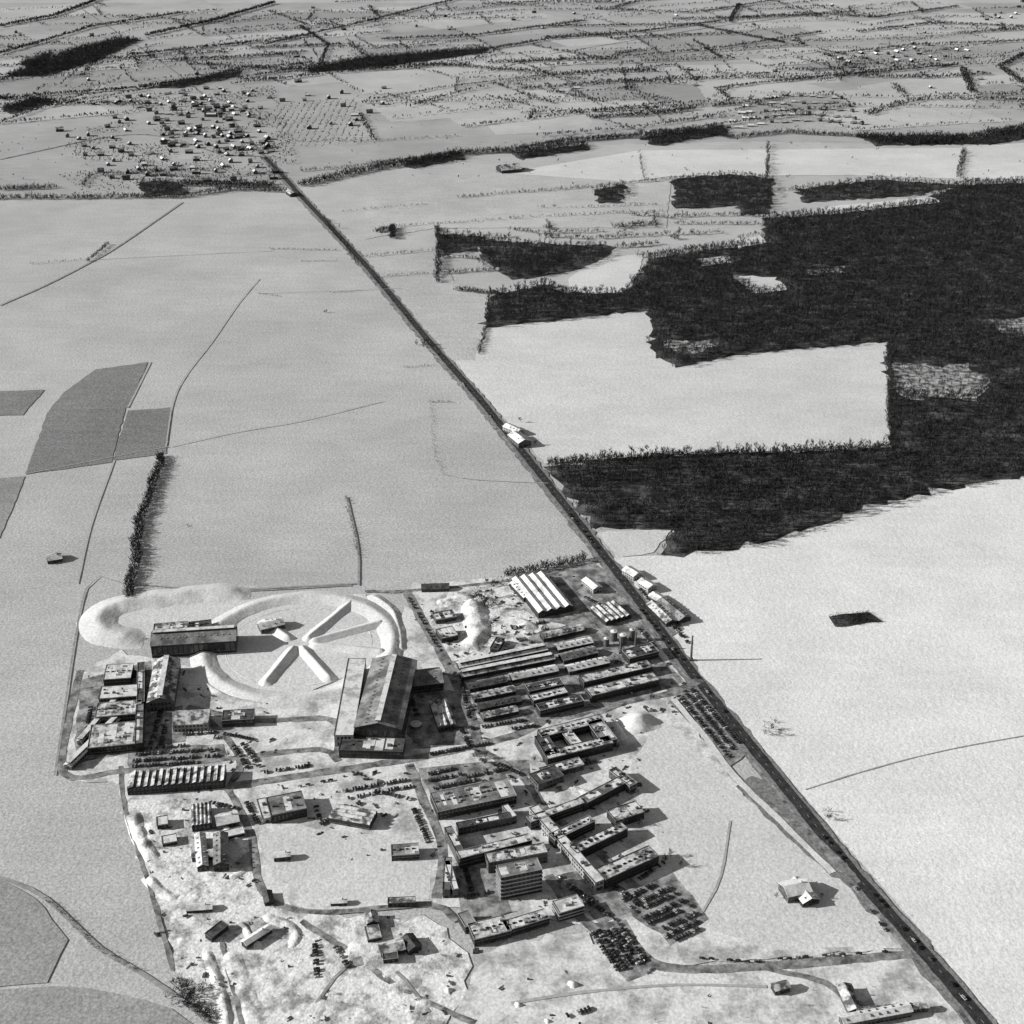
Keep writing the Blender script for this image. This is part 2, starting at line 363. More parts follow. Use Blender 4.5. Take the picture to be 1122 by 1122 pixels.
strip('service_road_snow',[(731,768),(765,810),(800,856),(850,905),(905,960)],6,'mound',off=6.5,jit=.3)
# ---------------------------------------------------------------- FOREST
FOREST=[(536,325),(600,312),(622,322),(682,321),(704,298),(712,284),(760,276),(805,272),(836,262),(836,240),(900,236),(950,224),(1000,222),(1058,202),(1130,200),(1500,190),(1700,380),(1400,465),(1122,522),(1030,536),(940,561),(850,591),(770,606),(722,610),(738,582),(650,580),(597,512),(720,500),(850,496),(975,491),(971,374),(800,390),(738,403),(708,375),(718,368),(708,340),(620,350),(528,360)]
HOLES=[[(798,302),(850,304),(862,318),(828,322)],[(975,398),(1060,400),(1080,415),(1070,438),(1000,436),(975,425)],[(1085,352),(1125,346),(1130,366),(1095,364)],[(728,374),(780,374),(782,384),(740,390)],[(900,228),(1020,216),(1030,222),(905,236)],[(885,296),(930,290),(925,298),(888,302)],[(765,285),(800,280),(798,288),(770,292)],[(806,262),(834,258),(838,268),(808,272)],[(660,536),(700,530),(712,548),(680,556)]]
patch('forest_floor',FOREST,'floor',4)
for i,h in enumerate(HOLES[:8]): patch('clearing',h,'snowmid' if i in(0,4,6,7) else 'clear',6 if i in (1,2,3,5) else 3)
pts=fill(FOREST,7.4,HOLES)
dn=vn(pts[:,0],pts[:,1],90)+.6*vn(pts[:,0],pts[:,1],30)
pts=pts[rng.uniform(0,1,len(pts))<np.clip(.96+.25*dn,.55,1)]
pts=pts+rng.normal(0,2,pts.shape)
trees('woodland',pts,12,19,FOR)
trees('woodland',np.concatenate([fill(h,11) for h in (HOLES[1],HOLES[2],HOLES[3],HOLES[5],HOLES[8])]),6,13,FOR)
for w in ([(738,197),(800,191),(846,196),(845,224),(740,230)],[(520,262),(600,268),(668,270),(665,285),(620,300),(560,306),(530,285)],[(870,208),(960,197),(1055,203),(1000,215),(880,222)],
          [(480,256),(530,260),(520,276),(484,280)],[(5,84),(80,54),(130,42),(155,44),(110,66),(50,84)],[(650,208),(685,202),(682,222),(655,224)],[(560,285),(620,275),(610,300),(560,305)],[(808,226),(845,222),(842,234),(810,236)],
          [(158,97),(230,84),(265,78),(262,84),(200,96)],[(335,76),(400,63),(530,53),(535,58),(430,72),(340,80)],[(440,180),(500,167),(510,174),(450,186)],[(560,168),(640,158),(645,164),(570,175)],[(700,152),(790,138),(800,146),(720,160)],[(940,150),(1030,148),(1080,158),(960,160)],[(1060,155),(1130,140),(1135,150),(1080,160)],[(0,118),(40,108),(60,112),(10,126)],
          [(150,200),(190,198),(210,212),(160,216)],[(20,70),(60,56),(40,78)]):
    patch('forest_floor',w,'floor',5); q=fill(w,8); trees('woodland',q+rng.normal(0,3,q.shape),9,15,FOR if w[0][1]>180 else HEDGE,('bark','barkhaze'))
w=[(908,676),(950,671),(966,682),(915,688)]; patch('forest_floor',w,'floor',1); trees('copse',fill(w,2.8),3,5,HEDGE)
# ---------------------------------------------------------------- HEDGES
near=[([(176,500),(163,550),(150,600),(140,662)],9,7,3.0),([(525,388),(530,365),(537,345)],4,5,3),([(600,508),(720,500),(850,497),(975,491)],6,8,3.5),([(974,376),(976,490)],5,8,4),
([(380,545),(387,580),(392,612)],3,3.5,4.5),([(472,440),(478,500),(486,520)],2,2.5,5),([(470,441),(495,441)],2,3,3),([(443,403),(475,401)],2,3,3),([(283,322),(307,325)],2,3,3),([(362,321),(395,319)],2,3,3),
([(330,287),(370,286)],2,3,3),([(295,273),(370,275)],3,4,4),([(555,632),(600,622),(640,614)],8,8,3.5),([(50,985),(110,1040),(150,1064)],2,3,3),([(195,1075),(232,1120)],8,5,3),([(35,290),(90,285)],3,4,5),([(95,287),(120,268)],5,6,4),
([(400,282),(475,275)],5,6,4.5),([(405,305),(470,300)],4,5,5),([(480,250),(480,310)],7,9,5),([(487,300),(550,297)],7,7,5),([(500,318),(545,323)],10,8,5),([(412,255),(432,250),(430,262)],8,9,4),([(356,240),(372,262),(392,290)],3,6,6),([(722,610),(735,605),(850,592)],4,4,4)]
for p,w,h,s in near: trees('hedgerow',hedge_pts(p,w,s*.75),h*.75,h*1.25,HEDGE)
for q in ((463,378,9,7),(357,343,3,5),(845,802,12,4),(910,896,5,4),(740,262,9,9),(600,250,9,8),(203,577,5,2.5),(540,640,12,6),(524,656,12,6),(215,1092,16,5),(535,662,9,7),(560,640,8,7),(628,100,8,9)):
    c=P(q[0],q[1]); n=max(4,int(q[2]*1.2)); trees('thicket',c+rng.normal(0,q[2]*.6,(n,2)),q[3]*.7,q[3]*1.2,HEDGE)
mid=[([(-60,222),(0,218),(90,217),(200,216),(250,208),(312,210)],22,10),([(200,202),(300,204)],34,11),([(0,208),(60,206)],25,9),([(330,204),(380,192),(440,180),(500,169),(560,166),(620,156),(700,150),(760,144)],24,12),
([(760,144),(800,152),(860,146),(940,150)],18,10),([(940,150),(1000,157),(1060,152),(1122,142),(1250,130)],40,13),
([(500,217),(560,212),(640,206),(740,196)],8,7),([(645,130),(700,127),(760,120)],25,10),([(785,98),(830,92),(960,80),(1050,72)],13,9),([(330,188),(400,182),(470,172)],10,8),([(0,110),(60,104),(160,97)],16,10),
([(155,96),(230,86),(262,76)],24,9),([(270,85),(330,76)],12,10),([(530,56),(600,44),(700,36),(790,24)],14,10),([(0,135),(50,118),(160,99)],12,9),
([(90,205),(100,192),(250,186)],9,8),([(840,198),(842,232)],7,7),([(1050,195),(1056,165)],12,9),([(1055,76),(1066,102)],20,10),([(1122,60),(1096,75),(1120,92)],22,10),([(580,132),(586,122)],10,9),([(590,228),(650,228),(720,224)],6,7),([(560,240),(640,236),(730,232)],6,7),
([(590,260),(650,262),(720,258),(790,256)],9,9),([(700,282),(780,272),(820,266)],12,10),([(720,250),(716,232)],6,8),([(672,250),(718,246)],14,10),([(675,272),(720,268)],12,10),([(810,212),(870,208)],8,8),([(395,125),(410,155)],8,8),([(325,155),(410,155),(500,150)],6,7),([(410,110),(490,96),(580,86),(740,72)],9,8),([(290,50),(420,20),(520,-5)],14,10),
([(700,90),(790,85),(860,80)],7,7),([(785,98),(800,110),(780,118),(860,108)],9,8),([(420,250),(560,240)],5,6),([(375,232),(470,224)],4,5),([(670,262),(700,245)],6,8),([(860,240),(940,232)],12,9),([(800,25),(810,5)],14,10),([(870,15),(960,20),(1050,8)],14,10),([(650,10),(760,15),(880,-4)],12,10),
([(740,238),(800,236),(836,238)],10,9),([(600,242),(606,262)],6,7),([(655,215),(690,212)],9,9),([(484,282),(525,284),(530,292)],9,8),([(545,190),(580,186)],10,7),([(700,165),(706,198)],4,6),([(410,180),(480,172)],14,9),([(150,190),(220,196),(310,190)],12,8),([(0,60),(100,30),(200,15)],16,11),([(140,62),(250,50),(340,40)],16,11),([(420,44),(520,40),(640,24)],16,11),([(560,70),(700,62),(800,52),(900,36)],12,10),([(900,62),(1000,50),(1122,46)],12,10),
([(841,158),(841,196)],6,11),([(740,246),(830,246)],8,8),([(810,262),(836,256)],10,8),([(560,252),(600,256),(660,254)],9,8),([(480,262),(560,260)],9,9),([(530,276),(545,296)],8,8),([(690,236),(740,240)],8,8),([(0,30),(60,18),(120,-4)],20,12),([(160,40),(240,22),(300,4)],20,12),([(330,30),(360,50),(350,72)],12,10),([(600,30),(760,28),(860,48)],14,10),([(940,36),(1020,26),(1122,30)],16,10)]
for p,w,h in mid:
    fr=p[0][1]<=140; q=hedge_pts(p,w,5,.12); trees('hedgerow',q,h*.65,h*1.2,FARH if fr else HEDGE,('bark','barkhaze'))
far=[]
for q in parcels:
    for a_,b_ in ((0,1),(1,2),(2,3),(3,0)):
        if rng.uniform()<.5: far.append(hedge_pts([q[a_],q[b_]],rng.choice([5,5,8,14]),6,.28,world=True))
for k in range(120):
    u=rng.uniform(-100,1220); v=rng.uniform(2,128)
    if 100<u<420 and v>95: continue
    if 770<u<970 and v>88: continue
    c=P(u,v); a=rng.normal(.35,.22) if u<500 else rng.normal(.2,.25); l=rng.uniform(150,850)
    d=np.array([math.cos(a),math.sin(a)]); bend=rng.normal(0,.14)
    pl=[c-d*l/2,c+np.array([-d[1],d[0]])*bend*l,c+d*l/2]
    far.append(hedge_pts(catmull(pl,40),rng.choice([5,6,14,30]),6.5,.22,world=True))
    if rng.uniform()<.5:
        a2=a+math.pi/2+rng.normal(0,.2); e=pl[rng.integers(0,3)]; l2=rng.uniform(100,350)
        far.append(hedge_pts([e,e+l2*np.array([math.cos(a2),math.sin(a2)])],5,7,.3,world=True))
for k in range(160):
    c=np.array([rng.uniform(-5500,5500),rng.uniform(5700,12000)]); a=rng.normal(.2,.4); l=rng.uniform(200,900); d=np.array([math.cos(a),math.sin(a)])
    far.append(hedge_pts([c-d*l/2,c+d*l/2],14,13,.2,world=True))
trees('distant_hedgerows',np.concatenate(far),6,12,FARH,('bark','barkhaze'))
sc=[P(rng.uniform(-50,1170),rng.uniform(5,205)) for _ in range(420)]; trees('scattered_field_trees',np.array(sc),4,9,FARH,('bark','barkhaze'))
vg=fill([(130,110),(300,95),(330,180),(160,190),(60,170)],13,jit=.5); vg=vg[vn(vg[:,0],vg[:,1],60)>-.05]
trees('orchard_trees',np.concatenate([fill([(300,115),(390,108),(400,158),(305,165)],17,jit=.1),vg,fill([(60,190),(300,180),(310,205),(90,212)],17,jit=.5)]),4,9,FARH,('bark','bark2'))
trees('garden_trees',fill([(790,108),(950,100),(965,138),(800,148)],30),3,5,FARH)
trees('garden_trees',fill([(905,60),(1060,48),(1065,72),(920,75)],22),4,7,FARH)
trees('roadside_trees',np.array([P(470+330*t,72-22*t) +rng.normal(0,3,2) for t in np.linspace(0,1,40)]),7,10,FARH)
trees('roadside_trees',np.array([P(690+430*t,50-62*t) +rng.normal(0,4,2) for t in np.linspace(0,1,70)]),9,12,FARH)
tm=[]
for i,(v,t,mi) in enumerate(FINE): tm.append(nmesh('bare_tree',v,t,['bark','bark2'],mi))
def tree(u,v,h):
    o=link(bpy.data.objects.new('bare_tree',random.choice(tm))); p=P(u,v); o.location=(p[0],p[1],0); o.scale=(h,h,h); o.rotation_euler=(0,0,random.uniform(0,6))
for q in [(466,378,11),(474,382,9),(846,800,8),(854,806,7),(838,806,7),(908,899,8),(570,463,9),(586,488,9),(540,655,11),(547,668,9),(700,905,8),(735,940,9),(745,950,8),(728,946,9),(640,612,9),(612,618,10),(598,622,9),
          (250,830,7),(440,930,5),(660,815,8),(676,822,8),(585,835,7),(604,838,6),(520,832,8),(526,836,7),(532,832,8),(205,1085,9),(212,1094,10),(222,1090,9),(208,1102,9),(360,1090,5),(362,245,9),(372,250,8),(900,985,6),(850,985,6),(745,257,15),(418,258,13),(427,262,12)]: tree(*q)
# ---------------------------------------------------------------- BUILDINGS
def frame(fl,fr,bl,h):
    A,B,Cc=P(*fl,h),P(*fr,h),P(*bl,h)
    x=(B-A); Lx=np.linalg.norm(x); x/=Lx; y=np.array([-x[1],x[0]]); W=float(np.dot(Cc-A,y))
    if W<0: A=A+y*W; W=-W
    c=A+x*Lx/2+y*W/2
    return c,Lx,max(W,3),math.atan2(x[1],x[0])
def building(name,fl,fr,bl,h,roof='flat',rm='roofsnow',wm='wgrey',st=2,**k):
    c,Lx,W,a=frame(fl,fr,bl,h); make_building(name,c,Lx,W,a,h,roof,rm,wm,st,**k)
def make_building(name,c,Lx,W,a,h,roof='flat',rm='roofsnow',wm='wgrey',st=2,along='auto',n=8,rise=None,bits=True,bands=False):
    r=random.Random(int(c[0]*7+c[1]*13))
    e=link(bpy.data.objects.new(name,None)); e.location=(c[0],c[1],0); e.rotation_euler=(0,0,a); e.empty_display_size=2
    def child(nm,mb,mats):
        if not mb.f: return
        o=link(bpy.data.objects.new(nm,mb.mesh(nm,mats))); o.parent=e
    X,Y=Lx/2,W/2; wb=MB(); wb.box(-X,X,-Y,Y,-.5,h)
    g=MB(); rf=MB(); dt=MB(); sn=MB()
    al=along if along!='auto' else ('x' if Lx>=W else 'y')
    if bands:
        for f in range(st): 
            z=f*h/st; dt.box(-X-.5,X+.5,-Y-.5,Y+.5,z-.1+(.15 if f==0 else 0),z+h/st*.3)
    for side in range(4):
        Ls,Dn=(Lx,Y) if side in(0,2) else (W,X)
        if Ls<4: continue
        if st>0: pitch,ww=3.3,1.9
        else: pitch,ww=5.0,3.9
        cnt=max(1,int((Ls-1.5)/pitch)); x0=-(cnt-1)*pitch/2
        floors=st if st>0 else 1
        for f in range(floors):
            fh=h/floors; z0=f*fh+fh*(.34 if st>0 else .25); z1=f*fh+fh*(.8 if st>0 else .86)
            for q in range(cnt):
                if r.random()<.06: continue
                xa=x0+q*pitch-ww/2; xb=xa+ww; o=.05
                if side==0: g.box(xa,xb,-Dn-o,-Dn+.02,z0,z1)
                elif side==2: g.box(xa,xb,Dn-.02,Dn+o,z0,z1)
                elif side==1: g.box(Dn-.02,Dn+o,xa,xb,z0,z1)
                else: g.box(-Dn-o,-Dn+.02,xa,xb,z0,z1)
            if side==0 and not bands: dt.box(-X,X,-Y-.12,-Y-.06,z0-.25,z0-.05)
    door=MB(); door.box(-1.5,1.5,-Y-.16,-Y-.13,0,min(3,h*.6)); 
    t=.35
    if roof=='flat':
        rf.box(-X-.2,X+.2,-Y-.2,Y+.2,h,h+.3)
        for b in ((-X-.3,X+.3,-Y-.3,-Y+.05),(-X-.3,X+.3,Y-.05,Y+.3),(-X-.3,-X+.05,-Y+.05,Y-.05),(X-.05,X+.3,-Y+.05,Y-.05)):
            dt.box(*b,h+.302,h+.75)
        if bits and Lx*W>150:
            for _ in range(int(min(14,2+Lx*W/160))):
                bx,by=r.uniform(-X*.85,X*.85),r.uniform(-Y*.7,Y*.7); s=r.uniform(.5,1.8); dt.box(bx-s,bx+s,by-s*.7,by+s*.7,h+.303,h+r.uniform(.8,2.4))
            for _ in range(int(min(7,1+Lx/12))):
                bx=r.uniform(-X*.8,X*.8); s=r.uniform(1,4); ya=-Y*r.uniform(.3,.92); sn.box(max(-X+.1,bx-s),min(X-.1,bx+s),ya,Y*r.uniform(.3,.92),h+.301+r.uniform(0,.01),h+.36+r.uniform(0,.1))
            if r.random()<.5:
                m=int(Lx/5)
                for q in range(m): 
                    xx=-X+2.5+q*5; g.box(xx-1.2,xx+1.2,-.7,.7,h+.303,h+.95)
    else:
        if al=='y': RX,RY=Y,X
        else: RX,RY=X,Y
        def pt(x,y,z): return (x,y,z) if al=='x' else (-y,x,z)
        def gable(xa,xb,ya,yb,z,rs,ov=.5):
            ym=(ya+yb)/2
            for (u0,z0_,u1,z1_) in ((ya-ov,z-.12,ym,z+rs),(ym,z+rs,yb+ov,z-.12)):
                rf.quad(pt(xa-ov,u0,z0_+t),pt(xb+ov,u0,z0_+t),pt(xb+ov,u1,z1_+t),pt(xa-ov,u1,z1_+t))
                rf.quad(pt(xa-ov,u0,z0_),pt(xa-ov,u1,z1_),pt(xb+ov,u1,z1_),pt(xb+ov,u0,z0_))
                for xx in (xa-ov,xb+ov): rf.quad(pt(xx,u0,z0_),pt(xx,u1,z1_),pt(xx,u1,z1_+t),pt(xx,u0,z0_+t))
                rf.quad(pt(xa-ov,u0,z0_),pt(xb+ov,u0,z0_),pt(xb+ov,u0,z0_+t),pt(xa-ov,u0,z0_+t))
            for xx in (xa,xb): wb.tri(pt(xx,ya,z),pt(xx,yb,z),pt(xx,ym,z+rs-.02))
        if roof=='gable':
            rs=rise or RY*.42; gable(-RX,RX,-RY,RY,h,rs)
            if bits and RX>12:
                m=int(2*RX/6)
                for q in range(m):
                    xx=-RX+3+q*6
                    s=rs*.5; yy=RY*.5
                    for sg in(-1,1):
                        if r.random()<.8: dt.box(*( (xx-.7,xx+.7,sg*yy-.9,sg*yy+.9) if al=='x' else (-sg*yy-.9,-sg*yy+.9,xx-.7,xx+.7)),h+s,h+s+t+.45)
            if RX>30:
                q0=pt(-RX*.96,-2.2,0); q1=pt(RX*.96,2.2,0); xs=sorted((q0[0],q1[0])); ys=sorted((q0[1],q1[1]))
                g.box(xs[0],xs[1],ys[0],ys[1],h+rs-1,h+rs+1.2); sn.box(xs[0]-.2,xs[1]+.2,ys[0]-.2,ys[1]+.2,h+rs+1.201,h+rs+1.5)
            elif r.random()<.7: 
                q=pt(RX*.5,0,0); dt.box(q[0]-.4,q[0]+.4,q[1]-.4,q[1]+.4,h+rs,h+rs+1.6)
        elif roof=='multi':
            for q in range(n):
                ya=-RY+q*2*RY/n; gable(-RX,RX,ya,ya+2*RY/n,h,rise or RY/n*.55,0.02)
        elif roof=='saw':
            for q in range(n):
                xa=-X+q*Lx/n; xb=xa+Lx/n; rs=rise or Lx/n*.34
                rf.quad((xa,-Y-.2,h+.1),(xb-.6,-Y-.2,h+rs),(xb-.6,Y+.2,h+rs),(xa,Y+.2,h+.1))
                g.quad((xb-.6,-Y-.2,h+rs),(xb,-Y,h+.05),(xb,Y,h+.05),(xb-.6,Y+.2,h+rs))
                for yy in(-Y,Y): wb.tri((xa,yy,h),(xb,yy,h),(xb-.6,yy,h+rs-.05))
            rf.box(-X,X,-Y,Y,h-.01,h+.04)
    child('walls',wb,[wm]); child('roof',rf,[rm]); child('windows',g,['glass']); child('trim',dt,['wlight' if bands or r.random()<.35 else 'metal']); child('door',door,['wdark']); child('roof_snow_drifts',sn,['roofsnow'])
B=building
B('experimental_hall',(388,797),(440,799),(410,722),19,'gable','roofgrey','wdark',0,along='y',rise=6)
B('hall_annex',(366,806),(387,806),(394,722),13,'flat','roofsnow','wlight',2,bits=False)
B('hall_annex',(371,822),(441,824),(374,806),9,'flat','roofdark','wdark',2)
B('experimental_hall',(165,708),(258,702),(172,690),14,'gable','roofgrey','wdark',0)
B('service_building',(168,692),(205,689),(170,684),9,'flat','roofpatch','wgrey',2)
B('control_building',(207,690),(232,687),(208,682),7,'flat','roofdark','wgrey',1)
B('service_building',(286,690),(312,684),(284,682),6,'gable','roofsnow','wgrey',1)
B('assembly_hall',(161,770),(190,768),(170,724),11,'gable','roofpatch','wgrey',2)
B('office_block',(113,745),(143,743),(116,729),9,'flat','roofsnow','wdark',2)
B('office_block',(108,766),(150,763),(110,753),9,'flat','roofsnow','wgrey',2)
B('office_block',(104,786),(153,782),(107,771),9,'flat','roofpatch','wgrey',2)
B('workshop',(96,820),(148,815),(102,795),8,'flat','roofpatch','wdark',1)
B('link_building',(148,815),(156,814),(154,772),10,'flat','roofgrey','wdark',2)
B('link_building',(150,770),(158,769),(156,726),9,'flat','roofdark','wdark',2)
B('storage_shed',(70,838),(78,840),(92,760),5,'gable','roofsnow','wgrey',1)
B('storage_shed',(84,812),(90,813),(98,760),5,'gable','roofpatch','wgrey',1)
B('sawtooth_workshop',(139,864),(246,856),(144,846),8,'saw','roofpatch','wdark',2,n=14)
B('laboratory_block',(189,795),(228,793),(190,779),8,'multi','roofpatch','wlight',2,n=4)
B('service_building',(243,790),(278,788),(243,779),8,'flat','roofdark','wdark',2)
B('diamond_roof_workshop',(453,752),(486,748),(450,735),9,'gable','roofgrey','wdark',1)
B('storage_shed',(480,797),(500,794),(476,768),5,'multi','roofpatch','wgrey',1,n=3)
B('garage_building',(297,894),(336,886),(290,875),9,'flat','roofgrey','wdark',1)
B('garage_building',(288,898),(297,896),(284,876),5,'flat','roofsnow','wlight',1)
B('open_shed',(360,896),(405,904),(365,880),6,'multi','roofpatch','wdark',1,n=4)
B('workshop',(210,905),(232,902),(207,882),7,'multi','roofpatch','wdark',1,n=5)
B('storage_shed',(216,950),(228,948),(212,915),6,'gable','roofsnow','wdark',1)
B('service_building',(234,948),(250,946),(230,915),8,'gable','roofgrey','wdark',2)
B('storage_shed',(238,905),(262,900),(236,893),5,'gable','roofsnow','wgrey',1)
B('long_hall',(480,890),(566,872),(474,869),9,'flat','roofgrey','wdark',2)
B('laboratory_wing',(590,860),(618,850),(582,848),8,'flat','roofdark','wgrey',2)
B('laboratory_wing',(504,941),(583,921),(502,933),11,'flat','roofpatch','wdark',3)
B('laboratory_wing',(502,908),(560,896),(500,902),8,'flat','roofdark','wgrey',2)
B('laboratory_wing',(501,936),(509,934),(497,905),10,'flat','roofgrey','wgrey',3)
B('laboratory_wing',(560,896),(566,894),(548,884),8,'flat','roofsnow','wgrey',2)
B('corridor_building',(652,968),(662,964),(568,890),9,'flat','roofsnow','wlight',2)
B('laboratory_wing',(582,901),(640,880),(578,895),9,'flat','roofpatch','wdark',3)
B('laboratory_wing',(608,921),(652,900),(602,914),9,'flat','roofgrey','wdark',3)
B('laboratory_wing',(632,935),(688,908),(624,928),9,'flat','roofpatch','wdark',3)
B('laboratory_wing',(664,964),(722,938),(654,952),10,'flat','roofpatch','wdark',3)
B('laboratory_wing',(640,882),(690,856),(634,874),8,'flat','roofgrey','wdark',2)
B('laboratory_wing',(675,900),(706,890),(665,888),8,'flat','roofpatch','wdark',2)
B('laboratory_wing',(690,862),(698,858),(672,842),8,'flat','roofdark','wgrey',2)
B('laboratory_wing',(596,850),(640,838),(590,842),6,'flat','roofpatch','wgrey',1)
B('administration_tower',(549,962),(594,953),(545,949),23,'flat','roofgrey','wdark',6,bands=True)
B('library_block',(535,946),(600,934),(530,936),11,'flat','roofpatch','wgrey',3)
B('auditorium',(613,1001),(640,993),(606,988),9,'flat','roofsnow','wdark',3,bands=True)
B('canteen_wing',(520,1030),(560,1020),(508,1014),7,'flat','roofpatch','wdark',2)
B('canteen_wing',(556,1020),(602,1006),(550,1010),7,'flat','roofpatch','wdark',2)
B('canteen_wing',(510,1016),(522,1012),(500,1002),7,'flat','roofgrey','wdark',2)
B('narrow_office',(485,975),(493,975),(489,940),9,'flat','roofgrey','wgrey',3)
B('narrow_office',(496,975),(502,974),(499,942),9,'flat','roofsnow','wgrey',3)
B('substation',(429,938),(459,936),(430,926),6,'flat','roofgrey','wdark',2)
B('courtyard_laboratory',(600,832),(672,814),(596,824),9,'flat','roofpatch','wdark',2)
B('courtyard_laboratory',(594,808),(664,790),(590,800),9,'flat','roofpatch','wdark',2)
B('courtyard_laboratory',(598,828),(612,825),(592,806),9,'flat','roofdark','wdark',2)
B('courtyard_laboratory',(660,814),(676,810),(650,790),9,'flat','roofgrey','wdark',2)
B('courtyard_laboratory',(630,820),(640,817),(620,800),8,'flat','roofsnow','wdark',2)
rows=[((506,742),(608,722),(504,735),'gable','roofpatch'),((504,732),(600,712),(502,725),'gable','roofsnow'),((515,755),(556,747),(512,749),'gable','roofdark'),((520,766),(565,757),(517,760),'gable','roofpatch'),
((526,777),(572,768),(523,771),'gable','roofdark'),((530,787),(568,779),(527,781),'gable','roofpatch'),((562,745),(612,735),(559,738),'gable','roofsnow'),((580,758),(618,750),(576,751),'flat','roofdark'),((585,768),(622,759),(582,762),'flat','roofpatch'),
((592,779),(640,768),(588,772),'flat','roofdark'),((596,700),(640,690),(592,694),'gable','roofpatch'),((612,712),(650,704),(608,706),'gable','roofsnow'),((618,724),(655,715),(614,716),'gable','roofgrey'),((624,736),(668,726),(620,729),'gable','roofsnow'),
((640,748),(715,731),(636,740),'flat','roofpatch'),((648,763),(722,745),(643,754),'flat','roofpatch'),((690,722),(722,714),(684,712),'flat','roofdark')]
for a_,b_,c_,r_,m_ in rows: B('barrack_hut' if r_=='gable' else 'laboratory_hut',a_,b_,c_,5 if r_=='gable' else 8,r_,m_,'wdark',1 if r_=='gable' else 2)
B('ribbed_hall',(590,672),(628,664),(572,632),7,'multi','roofsnow','wdark',1,n=4,along='y')
B('ribbed_hall',(574,655),(582,653),(566,637),6,'gable','roofsnow','wdark',1)
B('storage_shed',(664,682),(692,674),(655,664),5,'multi','roofpatch','wdark',1,n=5)
B('storage_shed',(730,683),(742,680),(716,660),5,'gable','roofpatch','wdark',1)
B('storage_shed',(744,680),(757,676),(730,656),5,'gable','roofgrey','wdark',1)
B('gable_house',(650,646),(660,643),(643,634),6,'gable','roofsnow','wlight',2)
B('gable_house',(694,632),(704,628),(688,622),6,'gable','roofsnow','wlight',2)
B('gable_house',(710,645),(720,641),(704,635),6,'gable','roofsnow','wlight',2)
B('gable_house',(722,660),(732,656),(717,650),5,'gable','roofsnow','wgrey',2)
B('storage_shed',(478,680),(500,676),(474,672),5,'flat','roofdark','wdark',1)
B('storage_shed',(484,700),(502,696),(478,690),6,'flat','roofpatch','wdark',1)
B('storage_shed',(546,712),(553,700),(543,700),5,'flat','roofdark','wdark',1)
B('storage_shed',(462,646),(492,645),(462,640),4,'gable','roofdark','wdark',1)
for q in [((403,1030),(418,1027),(400,1016)),((418,1046),(444,1040),(414,1034)),((448,1042),(462,1036),(440,1028)),((402,1012),(415,1010),(400,1000)),((420,1052),(436,1050),(416,1044)),((425,990),(455,989),(425,984)),((362,990),(380,989),(362,985)),
          ((204,998),(232,996),(203,991)),((232,1028),(250,1014),(226,1022)),((270,1036),(298,1018),(266,1030)),((290,990),(300,988),(286,978)),((300,940),(318,938),(300,934)),((850,1086),(866,1082),(845,1078)),((210,940),(240,938),(208,932)),
          ((172,905),(184,903),(170,896)),((178,925),(194,922),(176,917)),((246,918),(268,913),(244,911))]:
    B('storage_shed',*q,random.choice([3.5,5,5]),random.choice(['flat','gable']),random.choice(['roofsnow','roofdark','roofpatch']),'wdark',1)
B('courtyard_farm',(925,1122),(1000,1108),(922,1112),6,'gable','roofsnow','wgrey',2)
B('courtyard_farm',(930,1108),(946,1106),(920,1080),5,'gable','roofpatch','wgrey',1)
B('courtyard_farm',(940,1110),(1018,1104),(938,1104),5,'gable','roofpatch','wgrey',1)
B('farmhouse',(864,983),(890,977),(858,966),7,'gable','roofsnow','wgrey',2)
B('farm_barn',(880,990),(898,985),(868,965),5,'gable','roofsnow','wdark',1)
B('farmhouse',(566,474),(574,471),(562,463),6,'gable','roofsnow','wlight',2)
B('farm_barn',(568,486),(582,483),(563,475),7,'gable','roofsnow','wgrey',2)
B('farmhouse',(550,187),(572,185),(549,182),7,'gable','roofpatch','wdark',2)
B('field_hut',(52,615),(68,612),(51,608),4,'gable','roofpatch','wdark',1)
B('roadside_house',(318,213),(326,212),(316,209),6,'gable','roofpatch','wdark',2)
for u,v,r_,h_ in [(672,702,3.4,11),(682,706,3.4,11),(692,702,2.6,13),(664,708,2.5,9),(456,797,5,4)]:
    p=P(u,v); mb=MB(); mb.cyl(0,0,r_,0,h_,16); mb.cyl(0,0,r_+.2,h_,h_+.3,16,1); mb.cyl(0,0,r_*.9,h_+.3,h_+1.2,16,1,.3); mb.box(r_,r_+.5,-.3,.3,0,h_,0)
    o=link(bpy.data.objects.new('storage_tank',mb.mesh('storage_tank',['metal','roofsnow']))); o.location=(*p,0)
for u,v,h_ in [(757,724,28),(696,712,20),(680,716,18)]:
    p=P(u,v); mb=MB(); mb.cyl(0,0,1.3,0,h_,12,0,.8); mb.cyl(0,0,1.0,h_,h_+.5,12,0); mb.box(-2,2,-2,2,0,2.5,0)
    o=link(bpy.data.objects.new('boiler_chimney',mb.mesh('boiler_chimney',['wgrey']))); o.location=(*p,0)
